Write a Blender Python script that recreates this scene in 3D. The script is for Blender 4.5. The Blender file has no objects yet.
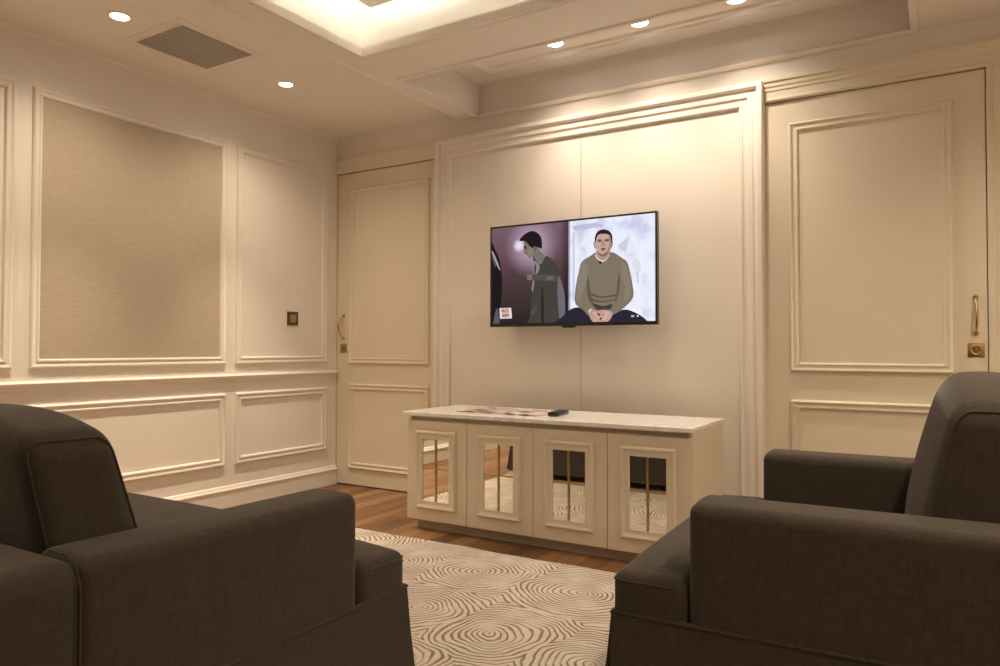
import bpy, bmesh, math, random
from mathutils import Vector, Matrix
random.seed(7)
S = bpy.context.scene
COL = S.collection

# ------------------------------------------------------------------ camera
F, CX, CY, CZ, YAW, PIT, ROL = 725.57, 3.525, -3.6336, 0.9205, 0.5487, 0.0203, 0.0018
fw = Vector((-math.sin(YAW)*math.cos(PIT), math.cos(YAW)*math.cos(PIT), math.sin(PIT)))
r0 = Vector((math.cos(YAW), math.sin(YAW), 0)); u0 = r0.cross(fw)
rt = r0*math.cos(ROL)+u0*math.sin(ROL); up = u0*math.cos(ROL)-r0*math.sin(ROL)
CAMP = Vector((CX, CY, CZ))
cd = bpy.data.cameras.new('camera'); cam = bpy.data.objects.new('camera', cd); COL.objects.link(cam)
cd.sensor_width = 36; cd.lens = F*36/1000; cd.clip_start = 0.05
M = Matrix((rt, up, -fw)).transposed().to_4x4(); M.translation = CAMP
cam.matrix_world = M
S.camera = cam

def on_y(px, py, Y):
    d = fw+rt*((px-500)/F)+up*((333-py)/F)
    return CAMP+d*((Y-CY)/d.y)

# ------------------------------------------------------------------ materials
def lin(c):
    return tuple(((v/255/12.92) if v/255 <= .04045 else ((v/255+.055)/1.055)**2.4) for v in c)

def newmat(name):
    m = bpy.data.materials.new(name); m.use_nodes = True
    nt = m.node_tree
    return m, nt, nt.nodes['Principled BSDF']

def N(nt, kind, **kw):
    n = nt.nodes.new(kind)
    for k, v in kw.items():
        if k in n.inputs.keys() if isinstance(k, str) else False:
            n.inputs[k].default_value = v
        else:
            setattr(n, k, v)
    return n

def paint(name, col, rough=.45, var=.03, bump=.02):
    m, nt, b = newmat(name)
    tc = N(nt, 'ShaderNodeTexCoord')
    no = N(nt, 'ShaderNodeTexNoise'); no.inputs['Scale'].default_value = 3.0; no.inputs['Detail'].default_value = 4
    nt.links.new(tc.outputs['Object'], no.inputs['Vector'])
    mx = N(nt, 'ShaderNodeMix', data_type='RGBA')
    mx.inputs[6].default_value = (*[c*(1-var) for c in col], 1); mx.inputs[7].default_value = (*[min(1, c*(1+var)) for c in col], 1)
    nt.links.new(no.outputs[0], mx.inputs[0]); nt.links.new(mx.outputs[2], b.inputs['Base Color'])
    b.inputs['Roughness'].default_value = rough
    n2 = N(nt, 'ShaderNodeTexNoise'); n2.inputs['Scale'].default_value = 180
    nt.links.new(tc.outputs['Object'], n2.inputs['Vector'])
    bp = N(nt, 'ShaderNodeBump'); bp.inputs['Strength'].default_value = bump; bp.inputs['Distance'].default_value = .002
    nt.links.new(n2.outputs[0], bp.inputs['Height']); nt.links.new(bp.outputs[0], b.inputs['Normal'])
    return m

def metal(name, col, rough=.25):
    m, nt, b = newmat(name)
    b.inputs['Base Color'].default_value = (*col, 1); b.inputs['Metallic'].default_value = 1
    tc = N(nt, 'ShaderNodeTexCoord'); no = N(nt, 'ShaderNodeTexNoise'); no.inputs['Scale'].default_value = 60
    nt.links.new(tc.outputs['Object'], no.inputs['Vector'])
    mr = N(nt, 'ShaderNodeMapRange'); mr.inputs[3].default_value = rough*.7; mr.inputs[4].default_value = rough*1.3
    nt.links.new(no.outputs[0], mr.inputs[0]); nt.links.new(mr.outputs[0], b.inputs['Roughness'])
    return m

def emit(name, col, strength=1.0):
    m = bpy.data.materials.new(name); m.use_nodes = True; nt = m.node_tree
    nt.nodes.remove(nt.nodes['Principled BSDF'])
    e = N(nt, 'ShaderNodeEmission'); e.inputs[0].default_value = (*col, 1); e.inputs[1].default_value = strength
    nt.links.new(e.outputs[0], nt.nodes['Material Output'].inputs[0])
    return m

def fabric(name, col):
    m, nt, b = newmat(name)
    tc = N(nt, 'ShaderNodeTexCoord')
    mp = N(nt, 'ShaderNodeMapping'); mp.inputs['Scale'].default_value = (160, 160, 28)
    nt.links.new(tc.outputs['Object'], mp.inputs['Vector'])
    n1 = N(nt, 'ShaderNodeTexNoise'); n1.inputs['Scale'].default_value = 1; n1.inputs['Detail'].default_value = 3
    nt.links.new(mp.outputs[0], n1.inputs['Vector'])
    mp2 = N(nt, 'ShaderNodeMapping'); mp2.inputs['Scale'].default_value = (24, 24, 220)
    nt.links.new(tc.outputs['Object'], mp2.inputs['Vector'])
    n2 = N(nt, 'ShaderNodeTexNoise'); n2.inputs['Scale'].default_value = 1; n2.inputs['Detail'].default_value = 3
    nt.links.new(mp2.outputs[0], n2.inputs['Vector'])
    ad = N(nt, 'ShaderNodeMath', operation='ADD'); nt.links.new(n1.outputs[0], ad.inputs[0]); nt.links.new(n2.outputs[0], ad.inputs[1])
    mr = N(nt, 'ShaderNodeMapRange'); mr.inputs[1].default_value = .6; mr.inputs[2].default_value = 1.4
    nt.links.new(ad.outputs[0], mr.inputs[0])
    mx = N(nt, 'ShaderNodeMix', data_type='RGBA')
    mx.inputs[6].default_value = (*[c*.78 for c in col], 1); mx.inputs[7].default_value = (*[c*1.22 for c in col], 1)
    nt.links.new(mr.outputs[0], mx.inputs[0]); nt.links.new(mx.outputs[2], b.inputs['Base Color'])
    b.inputs['Roughness'].default_value = .9; b.inputs['Specular IOR Level'].default_value = .2
    b.inputs['Sheen Weight'].default_value = .14; b.inputs['Sheen Roughness'].default_value = .5
    bp = N(nt, 'ShaderNodeBump'); bp.inputs['Strength'].default_value = .25; bp.inputs['Distance'].default_value = .002
    nt.links.new(mr.outputs[0], bp.inputs['Height']); nt.links.new(bp.outputs[0], b.inputs['Normal'])
    return m

WALLC = (.76, .68, .60)
MAT = {}
MAT['wall'] = paint('wall_paint', (.87, .81, .745), .5)
MAT['trim'] = paint('trim_paint', (.86, .795, .725), .4)
MAT['door'] = paint('door_paint', (.82, .735, .60), .42)
MAT['panel'] = paint('panel_paint', (.87, .81, .73), .4)
MAT['ceil'] = paint('ceiling_paint', (.92, .865, .80), .7)
MAT['tray'] = paint('cove_paint', (.86, .83, .76), .7)
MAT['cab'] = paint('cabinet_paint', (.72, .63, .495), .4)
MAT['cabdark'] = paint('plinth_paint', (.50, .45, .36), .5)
MAT['brass'] = metal('brass', (.62, .45, .19), .22)
MAT['agedbrass'] = metal('aged_brass', (.50, .36, .16), .38)
MAT['bronze'] = metal('dark_bronze', (.16, .12, .08), .4)
MAT['bronzelight'] = metal('bronze_rocker', (.42, .36, .27), .4)
MAT['fabric'] = fabric('brown_linen', (.057, .045, .0345))
MAT['darkwood'] = paint('dark_stained_wood', (.02, .014, .01), .5)
MAT['black'] = paint('black_plastic', (.012, .011, .011), .3)
MAT['bezel'] = paint('gloss_black_bezel', (.015, .011, .010), .18)
MAT['rubber'] = paint('grey_buttons', (.09, .09, .09), .5)
MAT['strip'] = paint('yellow_edge_strip', (.72, .60, .28), .5)
MAT['lamp'] = emit('lamp_lens', (1, .93, .82), 14)
MAT['led'] = emit('led_strip', (1, .94, .82), 19)

m, nt, b = newmat('mirror_glass'); MAT['mirror'] = m
b.inputs['Base Color'].default_value = (.90, .89, .86, 1); b.inputs['Metallic'].default_value = 1; b.inputs['Roughness'].default_value = .01

def wallpaper():
    m, nt, b = newmat('woven_wallpaper')
    tc = N(nt, 'ShaderNodeTexCoord')
    outs = []
    for sc in ((1, 14, 260), (1, 200, 9)):
        mp = N(nt, 'ShaderNodeMapping'); mp.inputs['Scale'].default_value = sc
        nt.links.new(tc.outputs['Object'], mp.inputs['Vector'])
        n1 = N(nt, 'ShaderNodeTexNoise'); n1.inputs['Scale'].default_value = 1; n1.inputs['Detail'].default_value = 4
        nt.links.new(mp.outputs[0], n1.inputs['Vector']); outs.append(n1)
    ad = N(nt, 'ShaderNodeMath', operation='MULTIPLY_ADD'); ad.inputs[1].default_value = .5
    nt.links.new(outs[1].outputs[0], ad.inputs[0]); nt.links.new(outs[0].outputs[0], ad.inputs[2])
    mr = N(nt, 'ShaderNodeMapRange'); mr.inputs[1].default_value = .45; mr.inputs[2].default_value = 1.05
    nt.links.new(ad.outputs[0], mr.inputs[0])
    mx = N(nt, 'ShaderNodeMix', data_type='RGBA')
    mx.inputs[6].default_value = (.46, .385, .29, 1); mx.inputs[7].default_value = (.58, .49, .385, 1)
    nt.links.new(mr.outputs[0], mx.inputs[0]); nt.links.new(mx.outputs[2], b.inputs['Base Color'])
    b.inputs['Roughness'].default_value = .7
    bp = N(nt, 'ShaderNodeBump'); bp.inputs['Strength'].default_value = .3; bp.inputs['Distance'].default_value = .001
    nt.links.new(mr.outputs[0], bp.inputs['Height']); nt.links.new(bp.outputs[0], b.inputs['Normal'])
    return m
MAT['paper'] = wallpaper()

def woodfloor():
    m, nt, b = newmat('walnut_planks')
    tc = N(nt, 'ShaderNodeTexCoord')
    mp = N(nt, 'ShaderNodeMapping'); mp.inputs['Rotation'].default_value = (0, 0, math.pi/2)
    nt.links.new(tc.outputs['Object'], mp.inputs['Vector'])
    br = N(nt, 'ShaderNodeTexBrick'); br.offset = .37
    br.inputs['Scale'].default_value = 1; br.inputs['Brick Width'].default_value = .9; br.inputs['Row Height'].default_value = .095
    br.inputs['Mortar Size'].default_value = .0012; br.inputs['Mortar Smooth'].default_value = .1
    br.inputs['Color1'].default_value = (0, 0, 0, 1); br.inputs['Color2'].default_value = (1, 1, 1, 1); br.inputs['Mortar'].default_value = (.5, .5, .5, 1)
    nt.links.new(mp.outputs[0], br.inputs['Vector'])
    mg = N(nt, 'ShaderNodeMapping'); mg.inputs['Scale'].default_value = (42, 2.2, 1)
    nt.links.new(tc.outputs['Object'], mg.inputs['Vector'])
    addv = N(nt, 'ShaderNodeVectorMath', operation='MULTIPLY_ADD'); addv.inputs[1].default_value = (7, 7, 7)
    nt.links.new(br.outputs['Color'], addv.inputs[0]); nt.links.new(mg.outputs[0], addv.inputs[2])
    gr = N(nt, 'ShaderNodeTexNoise'); gr.inputs['Scale'].default_value = 1; gr.inputs['Detail'].default_value = 6; gr.inputs['Distortion'].default_value = .6
    nt.links.new(addv.outputs[0], gr.inputs['Vector'])
    mixf = N(nt, 'ShaderNodeMath', operation='MULTIPLY_ADD'); mixf.inputs[1].default_value = .45
    nt.links.new(br.outputs['Color'], mixf.inputs[0]); nt.links.new(gr.outputs[0], mixf.inputs[2])
    cr = N(nt, 'ShaderNodeValToRGB')
    e = cr.color_ramp.elements
    e[0].position = .35; e[0].color = (.095, .044, .019, 1); e[1].position = 1.0; e[1].color = (.39, .215, .10, 1)
    q = cr.color_ramp.elements.new(.7); q.color = (.215, .105, .046, 1)
    nt.links.new(mixf.outputs[0], cr.inputs[0])
    dk = N(nt, 'ShaderNodeMix', data_type='RGBA'); dk.inputs[7].default_value = (.03, .012, .006, 1)
    nt.links.new(br.outputs['Fac'], dk.inputs[0]); nt.links.new(cr.outputs[0], dk.inputs[6])
    nt.links.new(dk.outputs[2], b.inputs['Base Color'])
    b.inputs['Roughness'].default_value = .38
    return m
MAT['floor'] = woodfloor()

def rugmat():
    m, nt, b = newmat('ring_pattern_rug')
    tc = N(nt, 'ShaderNodeTexCoord')
    no = N(nt, 'ShaderNodeTexNoise'); no.inputs['Scale'].default_value = 5; no.inputs['Detail'].default_value = 2
    nt.links.new(tc.outputs['Object'], no.inputs['Vector'])
    ds = N(nt, 'ShaderNodeVectorMath', operation='MULTIPLY_ADD'); ds.inputs[1].default_value = (.10, .10, 0)
    nt.links.new(no.outputs['Color'], ds.inputs[0]); nt.links.new(tc.outputs['Object'], ds.inputs[2])
    off = N(nt, 'ShaderNodeVectorMath', operation='MULTIPLY_ADD'); off.inputs[1].default_value = (1, 1, 0); off.inputs[2].default_value = (-.05, -.05, 0)
    nt.links.new(ds.outputs[0], off.inputs[0])
    centres = [(1.90, -1.13), (2.36, -1.17), (2.30, -1.67), (1.93, -1.60), (2.08, -1.99), (2.66, -1.72), (1.50, -1.22), (1.10, -1.05),
               (1.55, -1.75), (1.15, -1.62), (2.52, -2.12), (1.72, -2.12), (2.80, -1.10), (2.95, -2.20), (3.2, -1.5), (3.3, -2.0), (1.28, -2.15), (.92, -2.0)]
    prev = None
    for i, (x, y) in enumerate(centres):
        sb = N(nt, 'ShaderNodeVectorMath', operation='SUBTRACT'); sb.inputs[1].default_value = (x, y, 0)
        nt.links.new(off.outputs[0], sb.inputs[0])
        sc = N(nt, 'ShaderNodeVectorMath', operation='MULTIPLY')
        k = random.uniform(.85, 1.0); sc.inputs[1].default_value = (k, 1.9-k, 0)
        nt.links.new(sb.outputs[0], sc.inputs[0])
        ln = N(nt, 'ShaderNodeVectorMath', operation='LENGTH'); nt.links.new(sc.outputs[0], ln.inputs[0])
        if prev is None: prev = ln.outputs['Value']
        else:
            mn = N(nt, 'ShaderNodeMath', operation='MINIMUM'); nt.links.new(prev, mn.inputs[0]); nt.links.new(ln.outputs['Value'], mn.inputs[1]); prev = mn.outputs[0]
    n3 = N(nt, 'ShaderNodeTexNoise'); n3.inputs['Scale'].default_value = 30; nt.links.new(tc.outputs['Object'], n3.inputs['Vector'])
    wob = N(nt, 'ShaderNodeMath', operation='MULTIPLY_ADD'); wob.inputs[1].default_value = .006; nt.links.new(n3.outputs[0], wob.inputs[0]); nt.links.new(prev, wob.inputs[2])
    ml = N(nt, 'ShaderNodeMath', operation='MULTIPLY'); ml.inputs[1].default_value = 2*math.pi/.0195; nt.links.new(wob.outputs[0], ml.inputs[0])
    sn = N(nt, 'ShaderNodeMath', operation='SINE'); nt.links.new(ml.outputs[0], sn.inputs[0])
    n2 = N(nt, 'ShaderNodeTexNoise'); n2.inputs['Scale'].default_value = 9; n2.inputs['Detail'].default_value = 3; nt.links.new(tc.outputs['Object'], n2.inputs['Vector'])
    ad = N(nt, 'ShaderNodeMath', operation='MULTIPLY_ADD'); ad.inputs[1].default_value = 2.2; nt.links.new(n2.outputs[0], ad.inputs[0]); nt.links.new(sn.outputs[0], ad.inputs[2])
    mr = N(nt, 'ShaderNodeMapRange'); mr.inputs[1].default_value = 1.38; mr.inputs[2].default_value = 1.98; nt.links.new(ad.outputs[0], mr.inputs[0])
    mx = N(nt, 'ShaderNodeMix', data_type='RGBA'); mx.inputs[6].default_value = (.62, .545, .47, 1); mx.inputs[7].default_value = (.27, .205, .155, 1)
    nt.links.new(mr.outputs[0], mx.inputs[0])
    n4 = N(nt, 'ShaderNodeTexNoise'); n4.inputs['Scale'].default_value = 260; nt.links.new(tc.outputs['Object'], n4.inputs['Vector'])
    m4 = N(nt, 'ShaderNodeMapRange'); m4.inputs[3].default_value = .82; m4.inputs[4].default_value = 1.12; nt.links.new(n4.outputs[0], m4.inputs[0])
    mu = N(nt, 'ShaderNodeVectorMath', operation='SCALE'); nt.links.new(mx.outputs[2], mu.inputs[0]); nt.links.new(m4.outputs[0], mu.inputs['Scale'])
    nt.links.new(mu.outputs[0], b.inputs['Base Color'])
    b.inputs['Roughness'].default_value = .95; b.inputs['Specular IOR Level'].default_value = .1
    inv = N(nt, 'ShaderNodeMath', operation='SUBTRACT'); inv.inputs[0].default_value = 1; nt.links.new(mr.outputs[0], inv.inputs[1])
    bp = N(nt, 'ShaderNodeBump'); bp.inputs['Strength'].default_value = .7; bp.inputs['Distance'].default_value = .005
    nt.links.new(inv.outputs[0], bp.inputs['Height']); nt.links.new(bp.outputs[0], b.inputs['Normal'])
    return m
MAT['rug'] = rugmat()

def marble():
    m, nt, b = newmat('white_marble')
    tc = N(nt, 'ShaderNodeTexCoord')
    no = N(nt, 'ShaderNodeTexNoise'); no.inputs['Scale'].default_value = 3.2; no.inputs['Detail'].default_value = 8; no.inputs['Distortion'].default_value = 1.6
    nt.links.new(tc.outputs['Object'], no.inputs['Vector'])
    cr = N(nt, 'ShaderNodeValToRGB'); e = cr.color_ramp.elements
    e[0].position = .485; e[0].color = (.88, .86, .83, 1); e[1].position = .53; e[1].color = (.88, .86, .83, 1)
    q = e.new(.507); q.color = (.76, .735, .71, 1)
    nt.links.new(no.outputs[0], cr.inputs[0]); nt.links.new(cr.outputs[0], b.inputs['Base Color'])
    b.inputs['Roughness'].default_value = .16
    return m
MAT['marble'] = marble()

def grillemat():
    m, nt, b = newmat('grey_vent_mesh')
    tc = N(nt, 'ShaderNodeTexCoord'); wv = N(nt, 'ShaderNodeTexWave', bands_direction='Y'); wv.inputs['Scale'].default_value = 45
    nt.links.new(tc.outputs['Object'], wv.inputs['Vector'])
    mx = N(nt, 'ShaderNodeMix', data_type='RGBA'); mx.inputs[6].default_value = (.15, .135, .115, 1); mx.inputs[7].default_value = (.24, .215, .185, 1)
    nt.links.new(wv.outputs[1], mx.inputs[0]); nt.links.new(mx.outputs[2], b.inputs['Base Color']); b.inputs['Roughness'].default_value = .6
    return m
MAT['grille'] = grillemat()
MAT['vent'] = paint('vent_slats', (.50, .475, .45), .5)
MAT['ventdark'] = paint('vent_inside', (.03, .026, .022), .7)

def pagemat(name, base, dark, seed):
    m, nt, b = newmat(name)
    tc = N(nt, 'ShaderNodeTexCoord'); mp = N(nt, 'ShaderNodeMapping'); mp.inputs['Location'].default_value = (seed, seed*2, 0); mp.inputs['Scale'].default_value = (9, 14, 1)
    nt.links.new(tc.outputs['Object'], mp.inputs['Vector'])
    v = N(nt, 'ShaderNodeTexVoronoi'); v.distance = 'CHEBYCHEV'; v.inputs['Scale'].default_value = 1; nt.links.new(mp.outputs[0], v.inputs['Vector'])
    cr = N(nt, 'ShaderNodeValToRGB'); cr.color_ramp.interpolation = 'CONSTANT'; e = cr.color_ramp.elements
    e[0].color = (*dark, 1); e[1].position = .22; e[1].color = (*base, 1); q = e.new(.62); q.color = tuple(x*.75 for x in base)+(1,); q = e.new(.8); q.color = tuple(min(1, x*1.12) for x in base)+(1,)
    nt.links.new(v.outputs['Color'], cr.inputs[0]); nt.links.new(cr.outputs[0], b.inputs['Base Color']); b.inputs['Roughness'].default_value = .35
    return m
MAT['page1'] = pagemat('printed_pages_pink', (.58, .45, .39), (.20, .10, .08), 1.3)
MAT['page2'] = pagemat('printed_pages_lilac', (.64, .53, .49), (.30, .22, .20), 4.1)

# ------------------------------------------------------------------ mesh helpers
def link(name, bm, mat, parent=None, smooth=False, mats=None):
    bmesh.ops.remove_doubles(bm, verts=bm.verts, dist=1e-6)
    bmesh.ops.recalc_face_normals(bm, faces=bm.faces)
    me = bpy.data.meshes.new(name); bm.to_mesh(me); bm.free()
    for x in (mats or [mat]): me.materials.append(x)
    if smooth:
        for p in me.polygons: p.use_smooth = True
        try: me.set_sharp_from_angle(angle=math.radians(38))
        except Exception: pass
    o = bpy.data.objects.new(name, me); COL.objects.link(o)
    if parent is not None:
        o.parent = parent
    return o

def empty(name, loc, rz=0):
    o = bpy.data.objects.new(name, None); COL.objects.link(o); o.location = loc; o.rotation_euler = (0, 0, rz); o.empty_display_size = .1
    return o

def tag(o, label=None, cat=None, group=None, kind=None):
    if label: o['label'] = label
    if cat: o['category'] = cat
    if group: o['group'] = group
    if kind: o['kind'] = kind
    return o

def box(bm, x0, x1, y0, y1, z0, z1, bev=0, seg=2):
    r = bmesh.ops.create_cube(bm, size=1)
    vs = r['verts']
    for v in vs:
        v.co = Vector((x0+(v.co.x+.5)*(x1-x0), y0+(v.co.y+.5)*(y1-y0), z0+(v.co.z+.5)*(z1-z0)))
    if bev:
        es = list({e for v in vs for e in v.link_edges})
        bmesh.ops.bevel(bm, geom=es, offset=bev, segments=seg, affect='EDGES', profile=.5)
    return bm

def B(*a, **k):
    return box(bmesh.new(), *a, **k)

def loft(bm, loops, closed=True, cap0=False, cap1=False):
    rows = [[bm.verts.new(p) for p in L] for L in loops]
    n = len(rows[0])
    for a, b2 in zip(rows[:-1], rows[1:]):
        for i in range(n if closed else n-1):
            j = (i+1) % n
            try: bm.faces.new((a[i], a[j], b2[j], b2[i]))
            except ValueError: pass
    if cap0: bm.faces.new(rows[0])
    if cap1: bm.faces.new(rows[-1][::-1])
    return rows

PL = {'left': lambda a, z, h: Vector((h, a, z)),      # a = y
      'back': lambda a, z, h: Vector((a, -h, z))}     # a = x
def ceilmap(zc):
    return lambda a, c, h: Vector((a, c, zc-h))

def frame(bm, mp, a0, a1, c0, c1, prof, h0=0):
    """mitred moulding round a rectangle; prof = (inset from the outer edge, height)"""
    loops = []
    for d, h in prof:
        loops.append([mp(a0+d, c0+d, h0+h), mp(a1-d, c0+d, h0+h), mp(a1-d, c1-d, h0+h), mp(a0+d, c1-d, h0+h)])
    loft(bm, loops)

def rail(bm, p0, p1, prof):
    """profile list of (out vector, up vector) offsets swept from p0 to p1 with end caps"""
    loops = [[p0+q for q in prof], [p1+q for q in prof]]
    loft(bm, loops, True, True, True)

def tube(bm, pts, r, n=8, closed=False, cap=True):
    pts = [Vector(p) for p in pts]; L = len(pts)
    loops = []; prev = None
    for i, p in enumerate(pts):
        t = (pts[(i+1) % L]-pts[i-1]) if closed else (pts[min(i+1, L-1)]-pts[max(i-1, 0)])
        t.normalize()
        if prev is None:
            a = Vector((0, 0, 1)) if abs(t.z) < .9 else Vector((1, 0, 0))
            u = t.cross(a).normalized()
        else:
            u = (prev-t*prev.dot(t)).normalized()
        prev = u; v = t.cross(u)
        rr = r[i] if isinstance(r, (list, tuple)) else r
        loops.append([p+(u*math.cos(2*math.pi*k/n)+v*math.sin(2*math.pi*k/n))*rr for k in range(n)])
    if closed:
        loops.append(loops[0])
        loft(bm, loops)
    else: loft(bm, loops, True, cap, cap)

def lathe(bm, prof, c, n=32, axis='z', cap0=False, cap1=False):
    loops = []
    for r, h in prof:
        L = []
        for k in range(n):
            a = 2*math.pi*k/n
            L.append(Vector((c[0]+r*math.cos(a), c[1]+r*math.sin(a), c[2]+h)) if axis == 'z' else Vector((c[0]+r*math.cos(a), c[1]+h, c[2]+r*math.sin(a))))
        loops.append(L)
    loft(bm, loops, True, cap0, cap1)

def samples(a, b, r, n):
    s = [0, .12, .3, .55, .8, 1.0]
    out = [a+r*t for t in s]
    L = (b-r)-(a+r)
    for i in range(1, n): out.append(a+r+L*i/n)
    out += [b-r*t for t in s[::-1]]
    return out

def softbox(bm, x0, x1, y0, y1, z0, z1, r, n=(8, 8, 6), deform=None):
    X, Y, Z = samples(x0, x1, r, n[0]), samples(y0, y1, r, n[1]), samples(z0, z1, r, n[2])
    lo, hi = (x0+r, y0+r, z0+r), (x1-r, y1-r, z1-r)
    cache = {}
    def V(x, y, z):
        k = (round(x, 6), round(y, 6), round(z, 6))
        if k not in cache:
            p = Vector((x, y, z)); c = Vector([min(max(p[i], lo[i]), hi[i]) for i in range(3)])
            d = p-c
            if d.length > 1e-9: p = c+d.normalized()*r
            if deform: p = deform(p)
            cache[k] = bm.verts.new(p)
        return cache[k]
    for (A, C, f) in ((X, Y, lambda a, c: [(a, c, z0), (a, c, z1)]), (X, Z, lambda a, c: [(a, y0, c), (a, y1, c)]), (Y, Z, lambda a, c: [(x0, a, c), (x1, a, c)])):
        for i in range(len(A)-1):
            for j in range(len(C)-1):
                qs = [f(A[i], C[j]), f(A[i+1], C[j]), f(A[i+1], C[j+1]), f(A[i], C[j+1])]
                for s in (0, 1):
                    try: bm.faces.new([V(*q[s]) for q in qs])
                    except ValueError: pass
    return bm

def struct(name, bm, mat, **k):
    o = link(name, bm, mat, **k)
    if o.parent is None: tag(o, kind='structure')
    return o

# ------------------------------------------------------------------ room shell
RX, RY = 4.45, -5.3           # right wall, rear wall
ZS, ZB, ZR = 2.3457, 2.31, 2.50   # left strip ceiling, soffit, recess ceiling
struct('floor', B(-.1, RX+.1, RY-.1, .12, -.1, 0), MAT['floor'])
struct('wall_left', B(-.12, 0, RY-.1, .12, 0, 2.8), MAT['wall'])
struct('wall_right', B(RX, RX+.12, RY-.1, .12, 0, 2.8), MAT['wall'])
struct('wall_rear', B(0, RX, RY-.12, RY, 0, 2.8), MAT['paper'])  # out of view; darker covering put here to cut light bounced from behind
bm = bmesh.new()
box(bm, 0, RX, .0, .12, 2.1, 2.8); box(bm, .812, 2.79, 0, .12, 0, 2.1); box(bm, 3.686, RX, 0, .12, 0, 2.1)
box(bm, 0, .812, .06, .12, 0, 2.1); box(bm, 2.79, 3.686, .06, .12, 0, 2.1)
struct('wall_front', bm, MAT['wall'])

# ceiling: high strip along the left wall, lower soffit with a lit tray and a downlight recess at the wall
bm = bmesh.new()
XB = 1.02
TX0, TX1, TY0, TY1 = 1.186, 3.45, -3.55, -1.069
RX0, RX1, RYF = 1.155, 3.415, -.71
box(bm, 0, XB, RY, 0, ZS, 2.8)
def soffit(x0, x1, y0, y1): box(bm, x0, x1, y0, y1, ZB, 2.8)
soffit(XB, RX0, RYF, 0); soffit(RX1, RX, RYF, 0); soffit(RX0, RX1, RYF-.02, RYF)
box(bm, RX0, RX1, RYF, 0, ZR, 2.8)
sb = .06
soffit(XB, RX, TY1+sb, RYF); soffit(XB, TX0-sb, TY0-sb, TY1+sb); soffit(TX1+sb, RX, TY0-sb, TY1+sb); soffit(XB, RX, RY, TY0-sb)
# thin lip round the tray opening
for a in ((TX0-sb, TX1+sb, TY1, TY1+sb), (TX0-sb, TX1+sb, TY0-sb, TY0), (TX0-sb, TX0, TY0, TY1), (TX1, TX1+sb, TY0, TY1)):
    box(bm, *a, ZB, ZB+.028)
struct('ceiling', bm, MAT['ceil'])
bm = bmesh.new()
box(bm, TX0-sb, TX1+sb, TY0-sb, TY1+sb, 2.66, 2.70)
t_ = .004
box(bm, TX0-sb, TX0-sb+t_, TY0-sb, TY1+sb, ZB+.03, 2.66); box(bm, TX1+sb-t_, TX1+sb, TY0-sb, TY1+sb, ZB+.03, 2.66)
box(bm, TX0-sb, TX1+sb, TY1+sb-t_, TY1+sb, ZB+.03, 2.66); box(bm, TX0-sb, TX1+sb, TY0-sb, TY0-sb+t_, ZB+.03, 2.66)
struct('ceiling_cove', bm, MAT['tray'])
PX0, PX1, PY0, PY1, PZ = 1.262, 3.37, -3.45, -1.093, 2.50
bm = bmesh.new(); box(bm, PX0, PX1, PY0, PY1, PZ, PZ+.03, .004); box(bm, PX0+.3, PX1-.3, PY0+.3, PY1-.3, PZ+.03, 2.66); box(bm, PX0+.003, PX1-.003, PY0+.003, PY1-.003, PZ+.03, PZ+.044)
struct('ceiling_panel', bm, MAT['ceil'])
bm = bmesh.new()
w = .014
for a in ((PX0+.002, PX1-.002, PY1-.014, PY1-.002), (PX0+.002, PX1-.002, PY0+.002, PY0+.014), (PX0+.002, PX0+.014, PY0+.016, PY1-.016), (PX1-.014, PX1-.002, PY0+.016, PY1-.016)):
    box(bm, *a, PZ+.044, PZ+.056)
tag(link('cove_light', bm, MAT['led']), 'warm glowing light strip hidden along the raised ceiling tray', 'light strip')

tn = [0]
def trim(bm, mat='trim', smooth=True):
    tn[0] += 1
    return struct('trim_%d' % tn[0], bm, MAT[mat], smooth=smooth)

# ceiling mouldings
bm = bmesh.new(); frame(bm, ceilmap(ZB), TX0-.045, TX1+.045, TY0-.045, TY1+.045, [(0, 0), (.004, .008), (.014, .012), (.020, .006), (.026, .006), (.03, .014), (.047, .014), (.047, -.026)])
trim(bm, 'ceil')
bm = bmesh.new(); frame(bm, ceilmap(ZB), RX0-.03, RX1+.03, RYF-.03, -.002, [(0, 0), (.005, .008), (.02, .010), (.0295, .004), (.0295, 0)])
trim(bm, 'ceil')
bm = bmesh.new(); frame(bm, ceilmap(ZR), RX0+.17, RX1-.17, RYF+.17, -.165, [(0, 0), (.004, .022), (.020, .028), (.028, .016), (.042, .012), (.05, 0)])
trim(bm, 'ceil')
bm = bmesh.new()
rail(bm, Vector((XB-.03, RY, ZS)), Vector((XB-.03, 0, ZS)), [Vector(p) for p in ((0, 0, 0), (.004, 0, -.016), (.016, 0, -.028), (.030, 0, -.044), (.044, 0, -.044), (.052, 0, -.0357), (.052, 0, 0))])
trim(bm, 'ceil')
# small cornice on the front wall inside the recess
bm = bmesh.new()
rail(bm, Vector((RX0, 0, ZB)), Vector((RX1, 0, ZB)), [Vector(p) for p in ((0, 0, -.014), (0, -.010, -.012), (0, -.012, 0), (0, -.02, .006), (0, -.02, .014), (0, 0, .022))])
trim(bm, 'wall')
# cove at left wall and ceiling
bm = bmesh.new()
rail(bm, Vector((0, RY, ZS)), Vector((0, 0, ZS)), [Vector(p) for p in ((0, 0, -.018), (.006, 0, -.014), (.014, 0, -.006), (.018, 0, 0), (0, 0, 0))])
trim(bm, 'ceil')

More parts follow.
